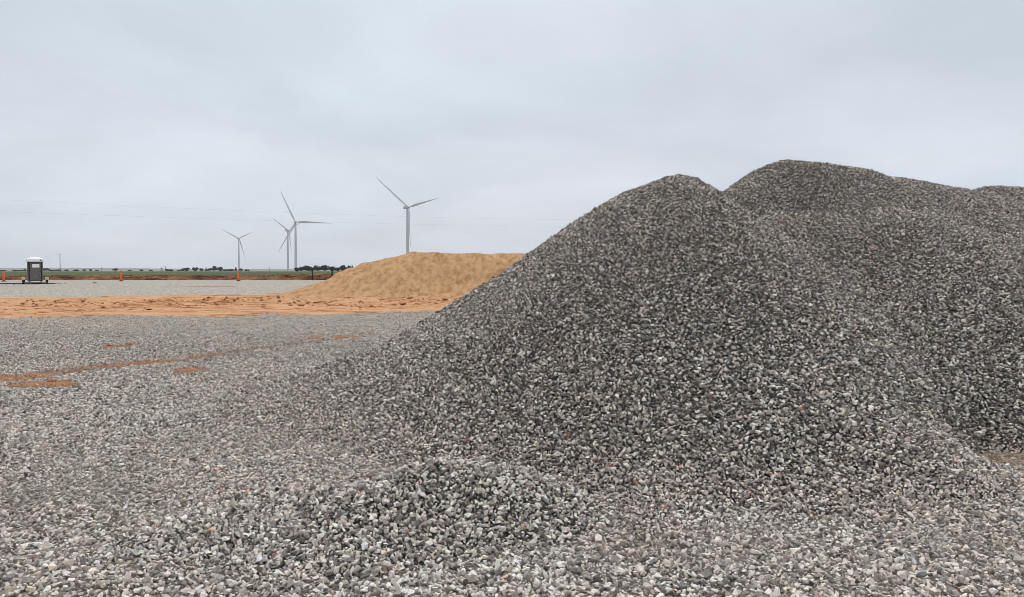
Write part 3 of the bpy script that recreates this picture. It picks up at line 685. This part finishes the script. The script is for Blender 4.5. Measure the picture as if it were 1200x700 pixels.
def turbine(label, hub_px, tower_px, Hpx, blades, nac_dir):
    """hub pixel, tower axis pixel; Hpx: tower height in pixels (it stands 90 m tall); blades: right, up, towards the far side"""
    dist = 90.0 * FPX / Hpx; s = dist / FPX
    hub = pix(hub_px[0], hub_px[1], dist); tx = pix(tower_px, hub_px[1], dist).x
    z0 = 0.7
    t = empty('wind_turbine', (tx, dist, z0)); tag(t, label, 'wind turbine', 'wind turbines on the plain')
    top = hub.z - z0 - 1.8
    link('tower', bm_mesh('tower', lambda bm: lathe(bm, [(2.5, 0), (2.5, 0.3), (2.3, top * 0.33), (2.05, top * 0.66), (1.75, top)], 24), True), t, M_TURB)
    link('tower_door', bm_mesh('tower_door', lambda bm: box(bm, (0, -2.5, 1.6), (1.0, 0.15, 2.2), 0.05)), t, M_ROOF)
    ax = Vector((hub.x - tx, nac_dir, 0)).normalized()
    rz = math.atan2(ax.y, ax.x)
    nac = link('nacelle', bm_mesh('nacelle', lambda bm: box(bm, (-1.8, 0, 0), (10.0, 3.6, 3.8), 0.7)), t, M_TURB); nac.location = (0, 0, top + 1.85); nac.rotation_euler = (0, 0, rz)
    link('rear_cooler', bm_mesh('rear_cooler', lambda bm: box(bm, (-5.4, 0, 2.3), (1.2, 3.2, 1.1), 0.1)), nac, M_TURB)
    hc = Vector((hub.x - tx, 0, hub.z - z0)) + Vector((0, ax.y * 4.0, 0))
    hb = link('hub', bm_mesh('hub', lambda bm: lathe(bm, [(0.5, -1.9), (1.7, -1.6), (1.9, 0), (1.5, 1.5), (0.7, 2.5), (0.1, 2.8)], 16), True), t, M_TURB)
    hb.location = hc; hb.rotation_euler = ax.to_track_quat('Z', 'Y').to_euler()
    R = max(Vector(b_).length for b_ in blades) * s
    bmesh_ = blade_mesh(R); bmesh_.materials.append(M_TURB)
    for b_ in blades:
        d3 = Vector((b_[0], b_[2], b_[1])).normalized()
        bl = link('blade', bmesh_, t); bl.location = hc
        side = d3.cross(ax).normalized(); fwd = d3.cross(side).normalized()
        mrot = Matrix((side, fwd, d3)).transposed()
        bl.rotation_euler = mrot.to_euler()
turbine('largest wind turbine rising from behind the tan sand pile', (479.2, 243.2), 477.5, 74.5, [(-36, 32.5, -16), (27.5, 13.5, 38), (3, -45, -18)], -1.5)
turbine('second tallest wind turbine, one blade reaching level to the right', (347.0, 260.4), 346.2, 57.5, [(-18.6, 36.3, 4), (39.5, -1.0, 12), (-17, -35, -12)], -2.5)
turbine('wind turbine close to the left of the taller one with level blade', (338.6, 270.4), 337.0, 47.5, [(-10.2, 12.2, -27), (5.6, -28, -10), (6, 12, 28)], -1.5)
turbine('smallest and farthest wind turbine at the left of the group', (280.6, 279.7), 279.6, 38.5, [(-15, 10.3, -16), (5.5, -23.5, 3), (8.5, 9, 21)], -2.0)

# ---------------------------------------------------------------- power line: two poles out of sight, wires across the sky
pl = empty('power_line', (0, 0, 0)); tag(pl, 'thin overhead power wires crossing the sky behind the turbines', 'power line')
def line_pts(prs):
    P_ = [pix(px, py, Y_) for px, py, Y_ in prs]; return P_
for prs in (((-260, 222, 92), (0, 235, 110), (180, 242.5, 121), (330, 248.5, 130), (480, 254, 140), (650, 258, 151), (830, 257, 163)),
            ((-260, 237, 92), (0, 248.6, 110), (180, 254.2, 121), (330, 258.8, 130), (480, 262.8, 140), (590, 265, 147), (830, 266, 163))):
    A = line_pts(prs); pts = []
    ya = np.array([p.y for p in A])
    for q in np.linspace(ya[0], ya[-1], 60): pts.append((np.interp(q, ya, [p.x for p in A]), q, float(np.polyval(np.polyfit(ya, [p.z for p in A], 3), q))))
    link('wire', bm_mesh('wire', lambda bm: tube(bm, pts, 0.004, 5)), pl, M_WIRE)
for px, py, Y_ in ((-260, 222, 92), (830, 257, 163)):
    p = pix(px, py, Y_)
    po = link('pole', bm_mesh('pole', lambda bm: lathe(bm, [(0.19, 0), (0.13, p.z + 0.4)], 10)), pl, M_WOOD); po.location = (p.x, p.y + 1, 0.9)
    po.location.z = 0.0
    link('crossarm', bm_mesh('crossarm', lambda bm: box(bm, (0, 0, p.z - 0.15), (0.12, 2.6, 0.14))), po, M_WOOD)

# ---------------------------------------------------------------- far poles, silo, house, trees
def upole(px, py0, py1, dist, label, arm):
    b0 = pix(px, py0, dist); b1 = pix(px, py1, dist); z0 = 0.9
    t = empty('utility_pole', (b0.x, dist, z0)); tag(t, label, 'utility pole')
    hgt = b1.z - z0
    link('shaft', bm_mesh('shaft', lambda bm: lathe(bm, [(0.2, 0), (0.14, hgt)], 8)), t, M_WOOD)
    if arm: link('crossarm', bm_mesh('crossarm', lambda bm: box(bm, (arm[0], -0.15, hgt - 0.35), (arm[1], 0.16, 0.22))), t, M_WOOD)
upole(70.6, 317.5, 297.2, 420, 'tall thin utility pole with a crossarm right of the toilet', (-0.7, 3.6))
upole(119.2, 317.5, 313.0, 700, 'short far off pole on the horizon left of the lone cone', None)
upole(315.6, 317.6, 313.6, 750, 'short far off pole between the smallest turbine and its neighbours', (0, 1.6))
p = pix(189.6, 318.3, 900); t = empty('grain_silo', (p.x, 900, 0.85)); tag(t, 'pale squat grain silo on the horizon beside dark bushes', 'silo')
link('drum', bm_mesh('drum', lambda bm: lathe(bm, [(1.35, 0), (1.35, 3.6)], 20), True), t, M_SILO); link('cone_roof', bm_mesh('cone_roof', lambda bm: lathe(bm, [(1.5, 3.55), (0.25, 4.6), (0.25, 4.8)], 20), True), t, M_ROOF)
link('lean_to', bm_mesh('lean_to', lambda bm: box(bm, (-1.6, 0.4, 0.7), (1.6, 2.0, 1.4))), t, M_SILO)
p = pix(194.0, 318.3, 905); t = empty('elevator_leg', (p.x, 905, 0.85)); tag(t, 'narrow grey elevator tower just right of the pale silo', 'elevator tower')
link('mast', bm_mesh('mast', lambda bm: [box(bm, (sx * .35, sy * .35, 2.6), (.14, .14, 5.2)) for sx in (-1, 1) for sy in (-1, 1)] + [box(bm, (0, 0, z_), (.8, .8, .1)) for z_ in (1, 2, 3, 4)]), t, M_ROOF)
link('head_house', bm_mesh('head_house', lambda bm: box(bm, (0, 0, 5.5), (1.5, 1.3, 1.0), 0.08)), t, M_ROOF)

def tree_crown(seed, w, hgt, cone=False):
    r = random.Random(seed); vs_, fs = [], []
    blobs = [(r.uniform(-.30, .30) * w, r.uniform(-.30, .30) * w, hgt * r.uniform(.30, .78), r.uniform(.15, .30) * w) for _ in range(9)]
    if cone: blobs = [(r.uniform(-.06, .06) * w, r.uniform(-.06, .06) * w, hgt * q / 9, w * .34 * (1 - q / 10.5)) for q in range(1, 10)]
    for _ in range(700):
        bx_, by_, bz_, br = r.choice(blobs)
        v = Vector((r.gauss(0, 1), r.gauss(0, 1), r.gauss(0, 1))).normalized() * br * r.uniform(.55, 1.12)
        q = Vector((bx_, by_, max(0.12 * hgt, bz_ + v.z))) + Vector((v.x, v.y, 0)); s = 0.07 * w * r.uniform(.6, 1.5)
        a = Vector((r.gauss(0, 1), r.gauss(0, 1), r.gauss(0, 1))).normalized(); e = a.orthogonal().normalized(); g = a.cross(e)
        i = len(vs_); vs_ += [q + e * s, q + g * s * .7, q - e * s, q - g * s * .7]; fs.append((i, i + 1, i + 2, i + 3))
    zt = max(v.z for v in vs_); xt = max(abs(v.x) for v in vs_)
    vs_ = [Vector((v.x / xt * .5, v.y / xt * .5, v.z / zt)) for v in vs_]
    m = mesh_from('crown', vs_, fs); m.materials.append(M_LEAF); return m
CROWNS = [tree_crown(i, 1.0, 0.75 + 0.08 * (i % 3)) for i in range(5)] + [tree_crown(20 + i, 0.8, 1.2, True) for i in range(2)]
def trunk(bm):
    tube(bm, [(0, 0, 0), (0.01, 0, .18), (0.0, 0.01, .34), (0.02, 0, .55)], [.045, .035, .028, .012], 6)
    for a in range(4):
        ca, sa = math.cos(a * 1.6), math.sin(a * 1.6); tube(bm, [(0, 0, .2 + .05 * a), (.12 * ca, .12 * sa, .36 + .04 * a), (.24 * ca, .24 * sa, .48 + .04 * a)], [.022, .014, .006], 5)
TRUNK = bm_mesh('trunk', trunk); TRUNK.materials.append(M_BARK)
ORD = ['first', 'second', 'third', 'fourth', 'fifth', 'sixth', 'seventh', 'eighth', 'ninth', 'tenth', 'eleventh', 'twelfth', 'thirteenth', 'fourteenth', 'fifteenth', 'sixteenth', 'seventeenth']
def tree_row(items, dist, where, group):
    for i, (px, wpx, hpx, cone) in enumerate(items):
        dd = dist * (1 + 0.04 * math.sin(i * 2.7)); s = dd / FPX
        t = empty('far_tree', (pix(px, 318, dd).x, dd, 0.85 if dd > 700 else 1.0)); tag(t, '%s dark tree from the left %s' % (ORD[i], where), 'tree', group)
        cr = link('crown', CROWNS[(5 + i % 2) if cone else (i * 3 + int(px)) % 5], t); cr.scale = (wpx * s * 1.15, wpx * s * 1.15, hpx * s * 1.12); cr.rotation_euler.z = i * 1.3
        tk = link('trunk', TRUNK, t); tk.scale = (wpx * s, wpx * s, hpx * s * 1.05)
tree_row([(348.5, 7, 4.6, 0), (353.5, 6, 5.2, 0), (358, 5.5, 6.8, 0), (361.5, 5, 6.2, 0), (366, 5.5, 5.6, 0), (370, 6, 7.0, 0), (374, 5.5, 5.6, 0), (378.5, 6, 6.8, 0), (381.5, 5, 7.2, 0), (385.5, 6, 6.4, 0),
          (390, 6, 5.8, 0), (395.5, 5, 5.0, 0), (400.5, 7.5, 7.0, 0), (404.5, 5, 5.0, 0), (408.5, 5.5, 6.8, 0), (413, 4.0, 6.4, 1)], 560, 'in the clump beside the sand pile', 'trees in the clump beside the sand pile')
tree_row([(196.8, 5, 2.6, 0), (200, 5, 2.4, 0), (211, 6, 2.0, 0), (217.5, 9, 4.2, 0), (229.3, 7, 4.6, 0), (235.5, 5, 3.6, 0), (241.5, 3, 4.4, 1), (246.5, 6, 4.0, 0), (251, 6, 6.0, 0), (255.8, 5, 4.8, 0),
          (258.7, 5, 5.2, 0), (264, 5, 2.6, 0), (268, 6, 2.4, 0), (271.5, 5, 2.6, 0), (276.4, 4, 5.0, 1), (282, 5, 3.4, 0), (289.5, 5, 2.6, 0)], 820, 'between the silo and the smallest turbine', 'trees between the silo and the smallest turbine')
tree_row([(3, 7, 1.6, 0), (18, 8, 1.8, 0), (26, 6, 2.0, 0), (29.5, 3, 3.4, 1), (33, 5, 2.0, 0), (54.5, 7, 3.6, 0), (60, 5, 2.0, 0), (69, 7, 2.2, 0), (78, 6, 2.0, 0), (88.5, 6, 2.2, 0), (99, 4, 2.2, 0), (106, 4, 2.6, 0),
          (114, 4, 1.8, 0), (135.5, 6, 3.4, 0), (152, 4, 1.8, 0), (165.5, 5, 2.2, 0), (177, 4, 1.8, 0)], 950, 'along the horizon left of the silo', 'scattered trees along the left horizon')

# ---------------------------------------------------------------- haze
hz = bm_mesh('haze', lambda bm: box(bm, (0, 2900, 84), (12600, 6400, 176)))
M_HAZE = bpy.data.materials.new('haze_air'); M_HAZE.use_nodes = True
hn, hl = M_HAZE.node_tree.nodes, M_HAZE.node_tree.links; hn.clear()
ho = hn.new('ShaderNodeOutputMaterial'); hv = hn.new('ShaderNodeVolumePrincipled')
hv.inputs['Color'].default_value = (0.93, 0.95, 1.0, 1); hv.inputs['Density'].default_value = 0.00010; hv.inputs['Anisotropy'].default_value = 0.0
hl.new(hv.outputs[0], ho.inputs['Volume'])
haze = link('haze', hz, mat=M_HAZE); tag(haze, 'thin pale haze in the air over the plain', kind='stuff')
